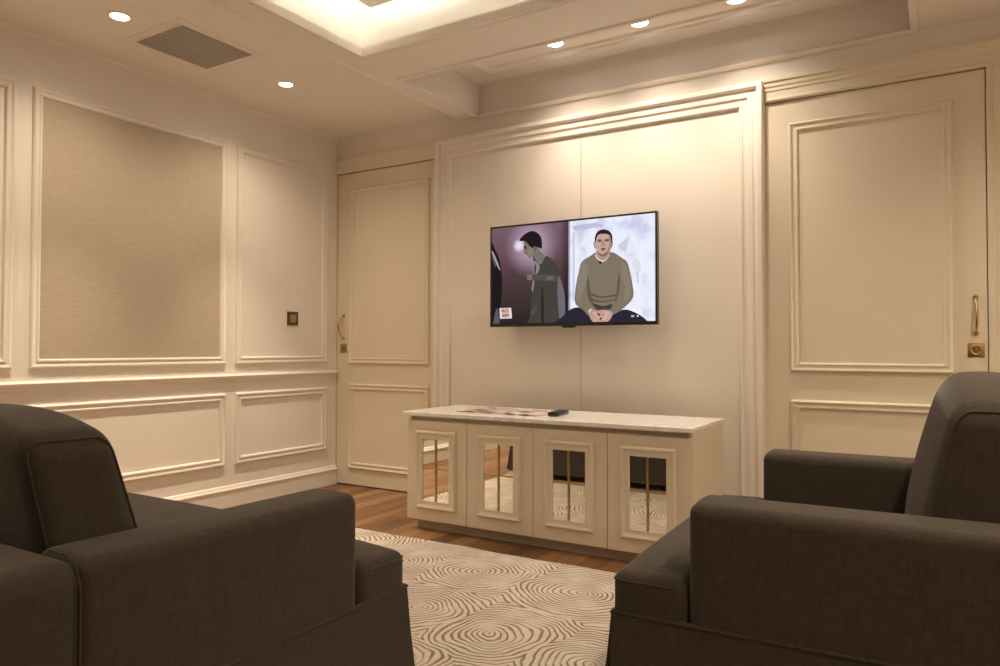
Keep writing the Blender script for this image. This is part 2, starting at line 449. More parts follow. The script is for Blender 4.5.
# ------------------------------------------------------------------ wainscot on the left wall
MOLD = [(0, 0), (.002, .012), (.008, .017), (.014, .015), (.018, .010), (.026, .009), (.032, .014), (.038, .013), (.042, .006), (.044, 0)]
yD, yC, yB, yA = -.099, -.829, -.897, -1.947
z1, z0, w1, w0 = 2.107, .822, .655, .2415
bays = [(yC, yD), (yA, yB), (-3.05, -2.018), (-4.1, -3.12), (-5.2, -4.17)]
for i, (a, c) in enumerate(bays):
    bm = bmesh.new(); frame(bm, PL['left'], a, c, z0, z1, MOLD); trim(bm)
    bm = bmesh.new(); frame(bm, PL['left'], a, c, w0, w1, MOLD); trim(bm)
for a, c in ((yA, yB),):
    struct('wall_left_covering', B(.0005, .004, a+.042, c-.042 + .02, z0+.03, z1-.042), MAT['paper'])
bm = bmesh.new()
rail(bm, Vector((0, RY, .735)), Vector((0, -.006, .735)), [Vector(p) for p in ((0, 0, -.018), (.008, 0, -.014), (.011, 0, -.002), (.020, 0, .004), (.026, 0, .012), (.027, 0, .020), (.022, 0, .025), (.010, 0, .027), (0, 0, .030))])
trim(bm)
bm = bmesh.new()
rail(bm, Vector((0, RY, 0)), Vector((0, -.006, 0)), [Vector(p) for p in ((0, 0, 0), (.016, 0, 0), (.016, 0, .092), (.021, 0, .097), (.021, 0, .103), (.015, 0, .107), (.011, 0, .113), (.010, 0, .119), (.004, 0, .124), (0, 0, .125))])
struct('baseboard_left', bm, MAT['trim'], smooth=True)
for nm, a in (('baseboard_right', (RX-.016, RX, RY, 0, 0, .12)), ('baseboard_rear', (0, RX, RY, RY+.016, 0, .12))):
    struct(nm, B(*a, bev=.004), MAT['trim'])

# ------------------------------------------------------------------ sliding doors beside the television wall
DM = [(0, 0), (.002, .010), (.008, .016), (.014, .013), (.018, .008), (.028, .008), (.033, .012), (.038, .010), (.042, 0)]
def door(name, x0, x1, pa, pc, hx, label):
    d = struct(name, B(x0, x1, 0.0, .045, .006, 2.094, bev=.002), MAT['door'])
    for (a, c, b0, b1) in ((pa, pc, .811, 1.9855), (pa, pc, .1135, .680)):
        bm = bmesh.new(); frame(bm, PL['back'], a, c, b0, b1, DM); link('door_moulding', bm, MAT['door'], d, smooth=True)
    # bow pull
    bm = bmesh.new()
    pts = []
    zb, zt = .985, 1.136
    sgn = -1 if hx < 1 else 1
    for i in range(17):
        t = i/16
        z = zb+(zt-zb)*t
        out = .010+.030*math.sin(math.pi*t)**.7
        side = -.012*math.sin(math.pi*t)
        pts.append((hx+side*(1 if hx < 1 else -.2), -out, z))
    rr = [.0042+.0026*math.sin(math.pi*i/16) for i in range(17)]
    tube(bm, pts, rr, 10)
    for z in (zb, zt):
        lathe(bm, [(.011, 0), (.011, -.004), (.008, -.007), (.006, -.014)], (hx, -.0005, z), 16, 'y', True, True)
    link('door_handle', bm, MAT['brass'], d, smooth=True)
    bm = bmesh.new()
    box(bm, hx-.030, hx+.030, -.004, 0, .885, .945, .0015)
    lathe(bm, [(.022, -.004), (.022, -.007), (.019, -.009), (.014, -.006), (.012, -.006)], (hx, 0, .915), 24, 'y', False, True)
    box(bm, hx-.003, hx+.003, -.014, -.006, .905, .925, .001)
    link('lock_plate', bm, MAT['agedbrass'], d, smooth=True)
    return d
door('door_1', .006, .812, .1195, .7915, .066, '')
door('door_2', 2.785, 3.683, 2.9085, 3.5675, 3.641, '')
# casings
HP = lambda zt: [Vector(p) for p in ((0, 0, 2.098), (0, -.012, 2.098), (0, -.018, 2.104), (0, -.018, 2.112), (0, -.011, 2.118), (0, -.011, 2.148), (0, -.016, 2.152), (0, -.016, 2.165), (0, -.022, 2.172), (0, -.022, 2.190), (0, -.030, 2.194), (0, -.030, zt), (0, 0, zt))]
bm = bmesh.new(); rail(bm, Vector((0.0, 0, 0)), Vector((.868, 0, 0)), [Vector(p) for p in ((0, 0, 2.098), (0, -.010, 2.098), (0, -.012, 2.104), (0, -.012, 2.17), (0, -.018, 2.176), (0, -.018, 2.198), (0, 0, 2.198))]); trim(bm, 'door', False)
bm = bmesh.new(); rail(bm, Vector((2.80, 0, 0)), Vector((3.80, 0, 0)), HP(2.204)); trim(bm, 'door', False)
bm = bmesh.new()
rail(bm, Vector((0, 0, 0)), Vector((0, 0, 2.098)), [Vector(p) for p in ((3.686, 0, 0), (3.686, -.012, 0), (3.694, -.018, 0), (3.704, -.018, 0), (3.712, -.011, 0), (3.748, -.011, 0), (3.756, -.02, 0), (3.775, -.02, 0), (3.785, -.03, 0), (3.80, -.03, 0), (3.80, 0, 0))])
trim(bm, 'door', False)
struct('trim_90', B(0.0005, .0055, -.004, .04, 0, 2.094), MAT['strip'])  # thin yellowish strip beside the left door, at the corner

# ------------------------------------------------------------------ television wall panel with its frame
XA, XZ, ZT = .8706, 2.7985, 2.1935
bm = bmesh.new()
box(bm, XA+.06, 1.8435, -.042, -.0005, 0, 2.12); box(bm, 1.8465, XZ-.06, -.042, -.0005, 0, 2.12)
struct('wall_panel', bm, MAT['panel'])
struct('wall_panel_seam', B(1.8436, 1.8464, -.036, -.001, .0, 2.1), MAT['cabdark'])
FP = [(0, 0), (0, .066), (.004, .070), (.022, .070), (.027, .062), (.030, .053), (.044, .053), (.048, .058), (.066, .058), (.070, .051), (.092, .049), (.096, .056), (.106, .056), (.112, .046), (.114, .041)]
bm = bmesh.new()
loft(bm, [[Vector((XA+d, -h, 0)), Vector((XA+d, -h, ZT-d)), Vector((XZ-d, -h, ZT-d)), Vector((XZ-d, -h, 0))] for d, h in FP], closed=False)
trim(bm, 'panel', False)

# ------------------------------------------------------------------ switch, vent, downlights, added fill lamps
sw = empty('light_switch', (0, -.395, 1.103)); tag(sw, 'square dark bronze light switch on the cream wall left of the corner door', 'light switch')
bm = B(0, .007, -.044, .044, -.044, .044, bev=.002); link('faceplate', bm, MAT['bronze'], sw)
bm = B(.007, .010, -.024, .024, -.024, .024, bev=.001); link('rocker', bm, MAT['bronzelight'], sw)

vt = empty('ceiling_vent', (.5, -1.47, ZS)); tag(vt, 'rectangular grey air vent grille in the ceiling between two downlights', 'air vent')
vx, vy = .172, .190
bm = bmesh.new(); frame(bm, ceilmap(0), -vx-.045, vx+.045, -vy-.045, vy+.045, [(0, 0), (.002, .004), (.010, .005), (.012, .001), (.034, .001), (.036, .006), (.044, .006), (.045, 0)])
link('vent_frame', bm, MAT['ceil'], vt)
link('backing', B(-vx, vx, -vy, vy, -.0035, -.0005), MAT['ventdark'], vt)
bm = bmesh.new()
n = 34
for i in range(n):
    y = -vy+.006+(2*vy-.012)*i/(n-1)
    box(bm, -vx+.004, vx-.004, y-.0035, y+.0035, -.0075, -.0035)
for x in (-vx/2, 0, vx/2): box(bm, x-.003, x+.003, -vy+.003, vy-.003, -.0082, -.0035)
link('slats', bm, MAT['vent'], vt)

SPOTC = (1.0, .83, .61)
def spot(x, y, z, energy, size=115, blend=.7, rad=.03, col=SPOTC):
    l = bpy.data.lights.new('downlight_and_fill_lamp', 'SPOT'); l.energy = energy; l.color = col; l.spot_size = math.radians(size); l.spot_blend = blend; l.shadow_soft_size = rad
    o = bpy.data.objects.new('downlight_and_fill_lamp', l); COL.objects.link(o); o.location = (x, y, z-.02)
    return o
def downlight(x, y, z, r, label, group):
    d = empty('downlight', (x, y, z)); tag(d, label, 'downlight', group)
    bm = bmesh.new(); lathe(bm, [(r+.010, 0), (r+.009, -.003), (r+.002, -.005), (r, -.003), (r-.002, .0)], (0, 0, 0), 36)
    link('trim_ring', bm, MAT['ceil'], d, smooth=True)
    bm = bmesh.new(); lathe(bm, [(r-.001, -.0015), (.0005, -.0025)], (0, 0, 0), 36)
    link('lens', bm, MAT['lamp'], d)
    return d
G = 'recessed ceiling downlights'
downlight(.511, -1.847, ZS, .038, 'lit round downlight left of the vent grille, leftmost of the ceiling downlights', G)
downlight(.500, -.912, ZS, .036, 'lit round downlight right of the vent grille, nearest the far corner of the room', G)
G2 = 'downlights in the recess above the television'
for x, lb in ((1.82, 'lit downlight in the ceiling recess, leftmost of three above the television'), (2.28, 'lit downlight in the ceiling recess, middle one of three above the television'), (2.74, 'lit downlight in the ceiling recess, rightmost of three at the photo top edge')):
    downlight(x, -.305, ZR, .042, lb, G2)
for y in (-.912, -1.847, -2.78, -3.7, -4.6):  # first pair belong to the fixtures; the rest are unseen, added for overall light
    spot(.505, y, ZS, 19, 145, 1); spot(.505, y, ZS, 82, 62, 1)
for x in (1.82, 2.28, 2.74): spot(x, -.305, ZR, 14, 130, 1, col=(1, .84, .68)); spot(x, -.305, ZR, 16, 80, 1, col=(1, .84, .68))
for y in (-1.0, -1.9, -2.8): spot(4.0, y, ZB, 38, 135, 1)  # unseen fill lamps without fixtures, added to brighten the right side
for x in (1.4, 2.3, 3.2): spot(x, -4.1, ZB, 5, 150, 1)  # weak fill added at the rear, no fixture modelled

# ------------------------------------------------------------------ rug
bm = bmesh.new()
rx0, rx1, ry0, ry1 = .84, 3.55, -2.62, -.868
nx, ny = 54, 36
def edgew(t): return .004*math.sin(t*9)+.003*math.sin(t*23+1)
top = []
loops = []
outline = []
for i in range(nx): outline.append((rx0+(rx1-rx0)*i/nx, ry0))
for i in range(ny): outline.append((rx1, ry0+(ry1-ry0)*i/ny))
for i in range(nx): outline.append((rx1-(rx1-rx0)*i/nx, ry1+edgew(rx1-(rx1-rx0)*i/nx)))
for i in range(ny): outline.append((rx0, ry1-(ry1-ry0)*i/ny))
cxm, cym = (rx0+rx1)/2, (ry0+ry1)/2
def ins(p, d): return (p[0]+(d if p[0] < rx0+.01 else -d if p[0] > rx1-.01 else 0), p[1]+(d if p[1] < ry0+.01 else -d if p[1] > ry1-.02 else 0))
for d, z in ((0, .0005), (0, .007), (.004, .011), (.012, .012)):
    loops.append([Vector((*ins(p, d), z)) for p in outline])
loft(bm, loops, True, True, True)
tag(link('rug', bm, MAT['rug'], smooth=True), 'cream rug with brown concentric ring pattern on the wood floor', 'rug')

# ------------------------------------------------------------------ sideboard
BX0, BX1, FY, BY = 1.180, 2.650, -.705, -.225
sd = empty('sideboard', ((BX0+BX1)/2, (FY+BY)/2, 0)); off = sd.location.copy()
tag(sd, 'cream sideboard with four mirrored doors and white marble top under the television', 'sideboard')
def sub(name, bm, mat, parent, smooth=False):
    for v in bm.verts: v.co -= off
    return link(name, bm, mat, parent, smooth)
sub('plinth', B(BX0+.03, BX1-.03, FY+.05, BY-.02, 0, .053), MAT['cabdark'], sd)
bm = bmesh.new(); box(bm, BX0+.016, BX1-.016, FY+.021, BY-.004, .053, .558); box(bm, BX0+.016, BX1-.016, FY+.03, BY-.004, .558, .5755)
box(bm, BX1-.016, BX1, FY+.006, BY, .053, .5755); box(bm, BX0, BX0+.016, FY+.021, BY, .053, .5755)
sub('body', bm, MAT['cab'], sd)
sub('marble_top', B(BX0-.018, BX1+.004, FY-.016, BY, .5755, .5955, bev=.003), MAT['marble'], sd)
dw = (BX1-.004-BX0)/4
CM = [(0, 0), (.001, .010), (.006, .016), (.012, .016), (.018, .011), (.028, .008), (.036, .010), (.040, .009), (.042, .001)]
for i in range(4):
    a, c = BX0+dw*i+.0015, BX0+dw*(i+1)-.0015
    dr = sub('door', B(a, c, FY, FY+.020, .054, .551, bev=.0012), MAT['cab'], sd)
    mc = (a+c)/2
    def kid(name, bm, mat, smooth=False):
        return sub(name, bm, mat, dr, smooth)
    bm = bmesh.new(); frame(bm, lambda x, z, h: Vector((x, FY-h, z)), mc-.122, mc+.122, .113, .504, CM); kid('moulding_frame', bm, MAT['cab'], True)
    kid('mirror', B(mc-.083, mc+.083, FY-.0022, FY-.0004, .152, .468), MAT['mirror'])
    bm = bmesh.new()
    box(bm, mc-.0045, mc+.0045, FY-.008, FY-.0024, .153, .467, .001); box(bm, mc-.082, mc+.082, FY-.0075, FY-.0024, .3145, .3225, .001)
    kid('muntin', bm, MAT['agedbrass'])

# things lying on the marble
ZM = .5957
def brochure(x, y, rz, w, d, mat, label, curl):
    o = empty('magazine', (x, y, ZM), rz); tag(o, label, 'magazine', None)
    for s in (-1, 1):
        bm = bmesh.new(); rows_t = []; rows_b = []
        for i in range(13):
            t = i/12; xx = s*w/2*t
            z = .003+curl*math.sin(math.pi*min(1, t*1.15))**2*(1-.3*t)
            rows_t.append((xx, z))
        loops = []
        for yy in (-d/2, d/2):
            loops.append([Vector((xx, yy, z+.0012)) for xx, z in rows_t]+[Vector((xx, yy, max(0.0003, z-.003))) for xx, z in rows_t[::-1]])
        loft(bm, loops, True, True, True)
        link('page', bm, mat, o, smooth=False)
brochure(1.525, -.475, .10, .25, .23, MAT['page1'], 'open pinkish magazine on the marble, left of the other magazine', .005)
brochure(1.775, -.485, -.08, .22, .23, MAT['page2'], 'open pale lilac magazine on the marble beside the black remote', .006)
rm = empty('remote_control', (1.93, -.48, ZM), math.radians(100)); tag(rm, 'black remote control on the white marble top', 'remote control')
bm = B(-.095, .095, -.026, .026, .0003, .020, bev=.006, seg=3); link('casing', bm, MAT['black'], rm, True)
bm = bmesh.new()
for i in range(6):
    for j in (-1, 0, 1): box(bm, -.07+i*.024, -.058+i*.024, j*.014-.004, j*.014+.004, .020, .0215, .0007)
link('buttons', bm, MAT['rubber'], rm)

# ------------------------------------------------------------------ television
TVY = -.17
tx0, tx1, tz0, tz1 = 1.3408, 2.3178, 1.0373, 1.6016
tv = empty('television', ((tx0+tx1)/2, TVY, tz0)); toff = tv.location.copy()
tag(tv, 'black flat screen television on the wall showing two men', 'television')
def tsub(name, bm, mat, parent, smooth=False, mats=None):
    for v in bm.verts: v.co -= toff
    return link(name, bm, mat, parent, smooth, mats)
bm = bmesh.new()
bz = .010
mpy = lambda x, z, h: Vector((x, TVY-h, z))
loft(bm, [[mpy(tx0+d, tz0+d+e, h), mpy(tx1-d, tz0+d+e, h), mpy(tx1-d, tz1-d, h), mpy(tx0+d, tz1-d, h)] for d, e, h in ((.002, 0, -.032), (0, 0, -.030), (0, 0, -.002), (.002, 0, 0), (bz-.002, .008, 0), (bz, .008, -.0025))], True, True, False)
tsub('bezel', bm, MAT['bezel'], tv)
tsub('rear_housing', B(tx0+.16, tx1-.16, TVY+.030, TVY+.065, tz0+.03, tz1-.14, bev=.008), MAT['black'], tv)
tsub('wall_bracket', B(1.70, 1.96, TVY+.065, -.0425, tz0+.10, tz0+.36, bev=.003), MAT['black'], tv)
bm = bmesh.new(); xc = (tx0+tx1)/2
loft(bm, [[Vector((xc+a*s, TVY+y, tz0+z)) for a, z in ((-.045, .002), (-.030, -.010), (.030, -.010), (.045, .002))] for s, y in ((.9, -.004), (1, 0), (1, .02))], True, True, True)
tsub('sensor_foot', bm, MAT['black'], tv)

# the picture: flat coloured shapes in the plane of the screen, one mesh
SY = TVY+.0022
SCR = 2**-.45
pic = bmesh.new(); pmats = []; layer = [0]
def pcol(c, k=1.0):
    mm = emit('screen_colour', lin(c), k*SCR); pmats.append(mm); return len(pmats)-1
def poly(pts, c, smooth=True, k=1.0, clip=None):
    """closed outline in photo pixels laid on the screen plane"""
    P = [Vector((x, y)) for x, y in pts]
    if smooth:
        out = []; n = len(P)
        for i in range(n):
            p0, p1, p2, p3 = P[i-1], P[i], P[(i+1) % n], P[(i+2) % n]
            for t in (0, .25, .5, .75):
                out.append(.5*((2*p1)+(p2-p0)*t+(2*p0-5*p1+4*p2-p3)*t*t+(3*p1-p0-3*p2+p3)*t**3))
        P = out
    layer[0] += 1
    Y = SY-layer[0]*.00002
    vs = []
    for p in P:
        q = on_y(p.x, p.y, TVY); q.y = Y
        q.x = min(max(q.x, tx0+bz), tx1-bz); q.z = min(max(q.z, tz0+bz+.008), tz1-bz)
        vs.append(pic.verts.new(q))
    try: f = pic.faces.new(vs)
    except ValueError: return
    f.material_index = pcol(c, k)
# background materials with soft gradients (what the screen is showing)
def screen_bg():
    m = bpy.data.materials.new('screen_backdrop'); m.use_nodes = True; nt = m.node_tree; nt.nodes.remove(nt.nodes['Principled BSDF'])
    tc = N(nt, 'ShaderNodeTexCoord'); sp = N(nt, 'ShaderNodeSeparateXYZ'); nt.links.new(tc.outputs['Object'], sp.inputs[0])
    def ramp(src, a, b_, stops):
        mr = N(nt, 'ShaderNodeMapRange'); mr.inputs[1].default_value = a; mr.inputs[2].default_value = b_; nt.links.new(src, mr.inputs[0])
        cr = N(nt, 'ShaderNodeValToRGB'); el = cr.color_ramp.elements
        el[0].position, el[0].color = stops[0][0], (*lin(stops[0][1]), 1); el[1].position, el[1].color = stops[-1][0], (*lin(stops[-1][1]), 1)
        for p, c in stops[1:-1]:
            q = el.new(p); q.color = (*lin(c), 1)
        nt.links.new(mr.outputs[0], cr.inputs[0]); return cr.outputs[0]
    H = tz1-tz0
    left = ramp(sp.outputs[2], .01, H, [(0, (48, 38, 38)), (.25, (64, 51, 52)), (.5, (82, 62, 66)), (.72, (106, 78, 88)), (1, (118, 94, 106))])
    # halo round the left head
    ds = N(nt, 'ShaderNodeVectorMath', operation='DISTANCE'); ds.inputs[1].default_value = (-.222, 0, .445); nt.links.new(tc.outputs['Object'], ds.inputs[0])
    mh = N(nt, 'ShaderNodeMapRange'); mh.interpolation_type = 'SMOOTHSTEP'; mh.inputs[1].default_value = .03; mh.inputs[2].default_value = .19; mh.inputs[3].default_value = .70; mh.inputs[4].default_value = 0
    nt.links.new(ds.outputs['Value'], mh.inputs[0])
    ml = N(nt, 'ShaderNodeMix', data_type='RGBA'); ml.inputs[7].default_value = (*lin((198, 172, 194)), 1); nt.links.new(mh.outputs[0], ml.inputs[0]); nt.links.new(left, ml.inputs[6])
    d2 = N(nt, 'ShaderNodeVectorMath', operation='DISTANCE'); d2.inputs[1].default_value = (-.300, 0, .448); nt.links.new(tc.outputs['Object'], d2.inputs[0])
    m2 = N(nt, 'ShaderNodeMapRange'); m2.interpolation_type = 'SMOOTHSTEP'; m2.inputs[1].default_value = .008; m2.inputs[2].default_value = .045; m2.inputs[3].default_value = .95; m2.inputs[4].default_value = 0
    nt.links.new(d2.outputs['Value'], m2.inputs[0])
    ml2 = N(nt, 'ShaderNodeMix', data_type='RGBA'); ml2.inputs[7].default_value = (*lin((232, 228, 244)), 1); nt.links.new(m2.outputs[0], ml2.inputs[0]); nt.links.new(ml.outputs[2], ml2.inputs[6]); ml = ml2
    sh = ramp(sp.outputs[0], -.05, .012, [(0, (255, 255, 255)), (.75, (175, 165, 170)), (1, (120, 110, 120))])
    mm = N(nt, 'ShaderNodeMix', data_type='RGBA', blend_type='MULTIPLY'); mm.inputs[0].default_value = 1; nt.links.new(ml.outputs[2], mm.inputs[6]); nt.links.new(sh, mm.inputs[7])
    n1 = N(nt, 'ShaderNodeTexNoise'); n1.inputs['Scale'].default_value = 9; n1.inputs['Detail'].default_value = 4; nt.links.new(tc.outputs['Object'], n1.inputs['Vector'])
    right = ramp(n1.outputs[0], .35, .7, [(0, (205, 208, 232)), (.4, (232, 235, 250)), (1, (244, 246, 255))])
    edge = N(nt, 'ShaderNodeMapRange'); edge.inputs[1].default_value = -.002; edge.inputs[2].default_value = .016; nt.links.new(sp.outputs[0], edge.inputs[0])
    mx = N(nt, 'ShaderNodeMix', data_type='RGBA'); nt.links.new(edge.outputs[0], mx.inputs[0]); nt.links.new(mm.outputs[2], mx.inputs[6]); nt.links.new(right, mx.inputs[7])
    e = N(nt, 'ShaderNodeEmission'); e.inputs[1].default_value = SCR; nt.links.new(mx.outputs[2], e.inputs[0]); nt.links.new(e.outputs[0], nt.nodes['Material Output'].inputs[0])
    return m
pmats.append(screen_bg())
f = pic.faces.new([pic.verts.new(Vector((x, SY, z))) for x, z in ((tx0+bz, tz0+bz+.008), (tx1-bz, tz0+bz+.008), (tx1-bz, tz1-bz), (tx0+bz, tz1-bz))]); f.material_index = 0
# right half backdrop marks
poly([(572, 226), (597, 222.5), (602, 224.5), (602, 227), (592, 228), (574, 231)], (196, 190, 220), False)
poly([(572.5, 232), (574.5, 231.8), (574.5, 300), (572.5, 300)], (205, 205, 232), False)
poly([(617, 246), (629, 236), (626, 252), (620, 250)], (206, 208, 226), False)
poly([(632, 262), (637, 258), (641, 266), (637, 276), (634, 270)], (222, 224, 236))
poly([(636, 272), (638, 272), (638.5, 283), (637, 284)], (205, 210, 214), False)
poly([(655.0, 213), (656.4, 213), (656.4, 322), (655.0, 322)], (215, 225, 250), False)
# dark coat sliver at the left edge
poly([(491, 248), (495, 250), (499, 259), (501, 270), (502, 284), (501, 300), (499, 312), (496, 322), (490, 326)], (34, 27, 28))
poly([(491, 251), (493, 252), (497, 261), (500, 270), (498, 268), (494, 259)], (168, 158, 168))
poly([(491.5, 256), (493.5, 258), (496, 266), (494.5, 266)], (90, 80, 86))
poly([(496, 309), (498, 311), (499, 325), (493, 326)], (92, 88, 96))
# left man, seen in profile
poly([(523.5, 242), (529, 240), (537, 247), (541, 252), (545, 257), (541, 263), (537, 262), (532.5, 255.5), (530.5, 258.5), (528.5, 257.5), (527, 254.5), (524, 252.5), (523.2, 250.5), (523.6, 249), (524.3, 246)], (124, 114, 105))
poly([(529, 248), (533, 246), (533, 254), (531, 257), (528.8, 256), (527, 253)], (136, 125, 114))
poly([(523.6, 246), (525.5, 246.2), (526.5, 248), (524.5, 249)], (52, 46, 44))
poly([(524.2, 252.6), (527, 253.6), (526.6, 254.6)], (62, 50, 48))
poly([(519, 240.5), (523, 235.5), (528, 232), (533, 231), (538, 233.5), (541.3, 238.5), (541.8, 247.5), (540.8, 248.5), (536, 247), (533.5, 248.5), (530, 246.5), (527, 243), (524.5, 241.2)], (36, 29, 29))
poly([(533, 247), (535.5, 246.5), (536, 250), (534, 251.5)], (112, 100, 90))
poly([(532.5, 255.5), (536.5, 261.5), (541, 264), (546, 256), (554, 261.5), (558, 268), (559.5, 276), (557, 300), (558, 326), (529, 326), (530, 316), (531, 300), (533, 285), (534, 268)], (72, 66, 61))
poly([(532, 262), (535.5, 261.5), (539.5, 266), (538, 272), (535, 276), (533, 290), (531.5, 290), (533, 275)], (142, 132, 138))
poly([(534.2, 265), (536, 266), (535.5, 273), (534.2, 274)], (70, 62, 64))
poly([(546, 257), (554, 261.5), (558.5, 270), (558, 279), (550, 280), (544, 270)], (70, 66, 60))
poly([(558.5, 276), (562, 284), (564.5, 296), (565, 312), (563.5, 322), (560, 322), (557.5, 300), (557.5, 284)], (112, 105, 114))
poly([(527, 274), (545, 274.5), (557, 275.5), (557, 281), (545, 280.5), (527, 280.5)], (88, 79, 71), False)  # with the bars below: room reflection painted in as flat shapes
poly([(527, 274.5), (532, 274.5), (532, 280), (527, 280)], (124, 110, 100), False)
poly([(546, 276), (553, 276), (553, 280.5), (546, 280.5)], (106, 101, 91), False)
poly([(531, 312), (536, 305), (537, 307), (533, 315)], (84, 76, 74))
poly([(541, 290), (543, 290), (544, 322), (541, 322)], (50, 45, 42))
# seated man
poly([(563, 316), (571, 309), (580, 307.5), (590, 312), (615, 311), (626, 309.5), (636, 313), (644, 318), (648.5, 323), (648, 326), (560, 326)], (44, 40, 54))
poly([(590, 256), (596, 252.5), (603, 255), (612, 252), (622, 258), (627, 262), (630, 272), (633, 288), (633, 297), (627, 305), (618, 312), (611, 315), (606, 311), (597, 311), (594, 314), (589, 316), (583, 310), (575, 303), (575.5, 288), (578.5, 272), (581.5, 262)], (128, 117, 101))
poly([(588, 276), (589.5, 285), (591, 296), (594, 304), (592, 305), (588, 298), (586.6, 286)], (98, 88, 76))
poly([(618.5, 272), (620, 282), (619, 292), (616.5, 300), (614.5, 303), (616.5, 291)], (100, 90, 78))
poly([(588, 292), (600, 296), (616, 294.5), (616, 296), (600, 298), (589, 294.5)], (96, 87, 74))
poly([(590, 298), (602, 301), (614, 299), (614, 300.2), (602, 302.6), (591, 300)], (92, 83, 71))
poly([(593, 303.5), (603, 306), (612, 304), (610, 309), (602, 310), (596, 309)], (72, 64, 57))
poly([(580, 268), (584, 262), (588, 270), (585, 284), (580, 298), (577, 298), (577.5, 284)], (138, 127, 110))
poly([(622, 262), (627, 270), (630.5, 286), (629, 297), (624, 302), (625, 288), (622, 275)], (138, 127, 110))
poly([(595, 256), (597, 253.5), (602, 258), (608, 253), (609, 256), (604, 261.5), (599, 260.5)], (222, 214, 212))
poly([(598.5, 260.6), (601, 261.2), (601, 264), (599.5, 264)], (40, 36, 34), False)
poly([(597, 250), (609, 249), (608.5, 256), (604, 260), (600, 259.5), (596.5, 255.5)], (176, 142, 128))
poly([(593.2, 243), (594.7, 242.5), (595.6, 248), (594.6, 249)], (170, 148, 142))
poly([(611.6, 241.5), (612.8, 242), (612.2, 246.5), (610.4, 248)], (150, 128, 118))
poly([(595, 238), (598, 233.5), (603, 232.5), (608.5, 233.5), (611.3, 238), (611.6, 245), (610, 250.5), (607, 254.8), (602.5, 256.3), (599, 254.5), (596.5, 250.5), (595.3, 245)], (196, 164, 150))
poly([(608.6, 236), (611.3, 238), (611.6, 245), (610, 250.5), (607, 254.8), (602.5, 256.3), (606.5, 251), (609, 245)], (166, 136, 122))
poly([(597, 250.5), (599.5, 253.2), (603, 254), (607.5, 251.5), (606.5, 255), (602.5, 256.4), (599, 254.8)], (136, 104, 94))
poly([(594.8, 243.5), (594.7, 238), (596.5, 232.8), (600, 230), (604.5, 229.4), (609, 231), (612, 235.5), (612, 242), (611, 242), (610.2, 236.5), (607.5, 234.2), (601, 233.8), (597.5, 235.5), (596.2, 239.5)], (44, 33, 35))
poly([(597.6, 239.6), (601.3, 239.5), (601, 241.6), (598.2, 241.8)], (112, 84, 80))
poly([(604.8, 239.3), (608.6, 239.2), (608.3, 241.2), (605.2, 241.4)], (108, 80, 76))
poly([(602, 241), (603.6, 241), (605, 245.6), (603.2, 246.3), (601, 245.8)], (176, 136, 124))
poly([(600.8, 248.6), (603, 247.8), (605.3, 248.4), (604.6, 250), (603, 250.6), (601.2, 250)], (138, 72, 72))
# clasped hands with separate fingers
poly([(588.5, 310.5), (592, 309), (597, 311), (601, 309.8), (607, 310), (612.5, 312.5), (611, 318), (607, 322), (600, 324), (594, 322.5), (590, 318)], (190, 152, 142))
for q in (([(592, 313), (596, 312), (601, 316), (605, 319), (603, 320.5), (598, 317.5)], (206, 168, 156)), ([(592, 316), (596, 316.5), (602, 320.5), (601, 322), (596, 320)], (198, 158, 148)),
          ([(592.5, 319), (596, 320), (599, 323), (596.5, 323.5), (593.5, 322)], (204, 166, 154)), ([(604, 311), (609, 312.5), (607.5, 317), (604.5, 320.5), (602.8, 319), (604.5, 315)], (212, 174, 160)),
          ([(608.5, 314), (611, 314), (609.5, 319), (606.5, 322), (605, 320.5)], (202, 162, 150)), ([(597, 313), (599.5, 313.5), (600, 315.8), (598, 315.5)], (120, 74, 72)), ([(600, 317.5), (602, 318), (600.5, 320.3), (599.5, 319.5)], (112, 72, 70))):
    poly(*q)
poly([(588, 310.5), (590.5, 308.5), (592, 309.5), (589, 313)], (206, 190, 180))
# marks at the picture's lower corners
poly([(499.3, 308.2), (511.0, 307.8), (511.9, 318.3), (500.0, 318.8)], (232, 222, 226), False)
poly([(501.4, 308.6), (508.8, 308.2), (509, 317.4), (502, 317.9)], (226, 186, 170), False)
def strokes(x, y, w, h, s, c):
    for a in s:
        p0 = Vector((x+a[0]*w, y+a[1]*h)); p1 = Vector((x+a[2]*w, y+a[3]*h)); d = (p1-p0); nn = Vector((-d.y, d.x)).normalized()*.26
        poly([p0+nn, p1+nn, p1-nn, p0-nn], c, False)
LET = {'R': [(0, 0, 0, 1), (0, 0, 1, 0), (1, 0, 1, .5), (1, .5, 0, .5), (.3, .5, 1, 1)], 'I': [(.5, 0, .5, 1)], 'U': [(0, 0, 0, 1), (0, 1, 1, 1), (1, 1, 1, 0)], 'T': [(0, 0, 1, 0), (.5, 0, .5, 1)],
       'Z': [(0, 0, 1, 0), (1, 0, 0, 1), (0, 1, 1, 1)], 'W': [(0, 0, .25, 1), (.25, 1, .5, .3), (.5, .3, .75, 1), (.75, 1, 1, 0)], 'O': [(0, 0, 1, 0), (1, 0, 1, 1), (1, 1, 0, 1), (0, 1, 0, 0)], 'B': [(0, 0, 0, 1), (0, 0, 1, .1), (1, .1, 1, .9), (1, .9, 0, 1), (0, .5, 1, .5)]}
for i, ch in enumerate('BUTZ'): strokes(501.7+i*1.85, 309.6, 1.25, 2.6, LET[ch], (120, 76, 66))
for i, ch in enumerate('WORT'): strokes(502.2+i*2.0, 314.2, 1.35, 2.6, LET[ch], (112, 70, 62))
poly([(631, 315.2), (634.2, 315), (634.2, 317), (631, 317.2)], (178, 178, 190), False)
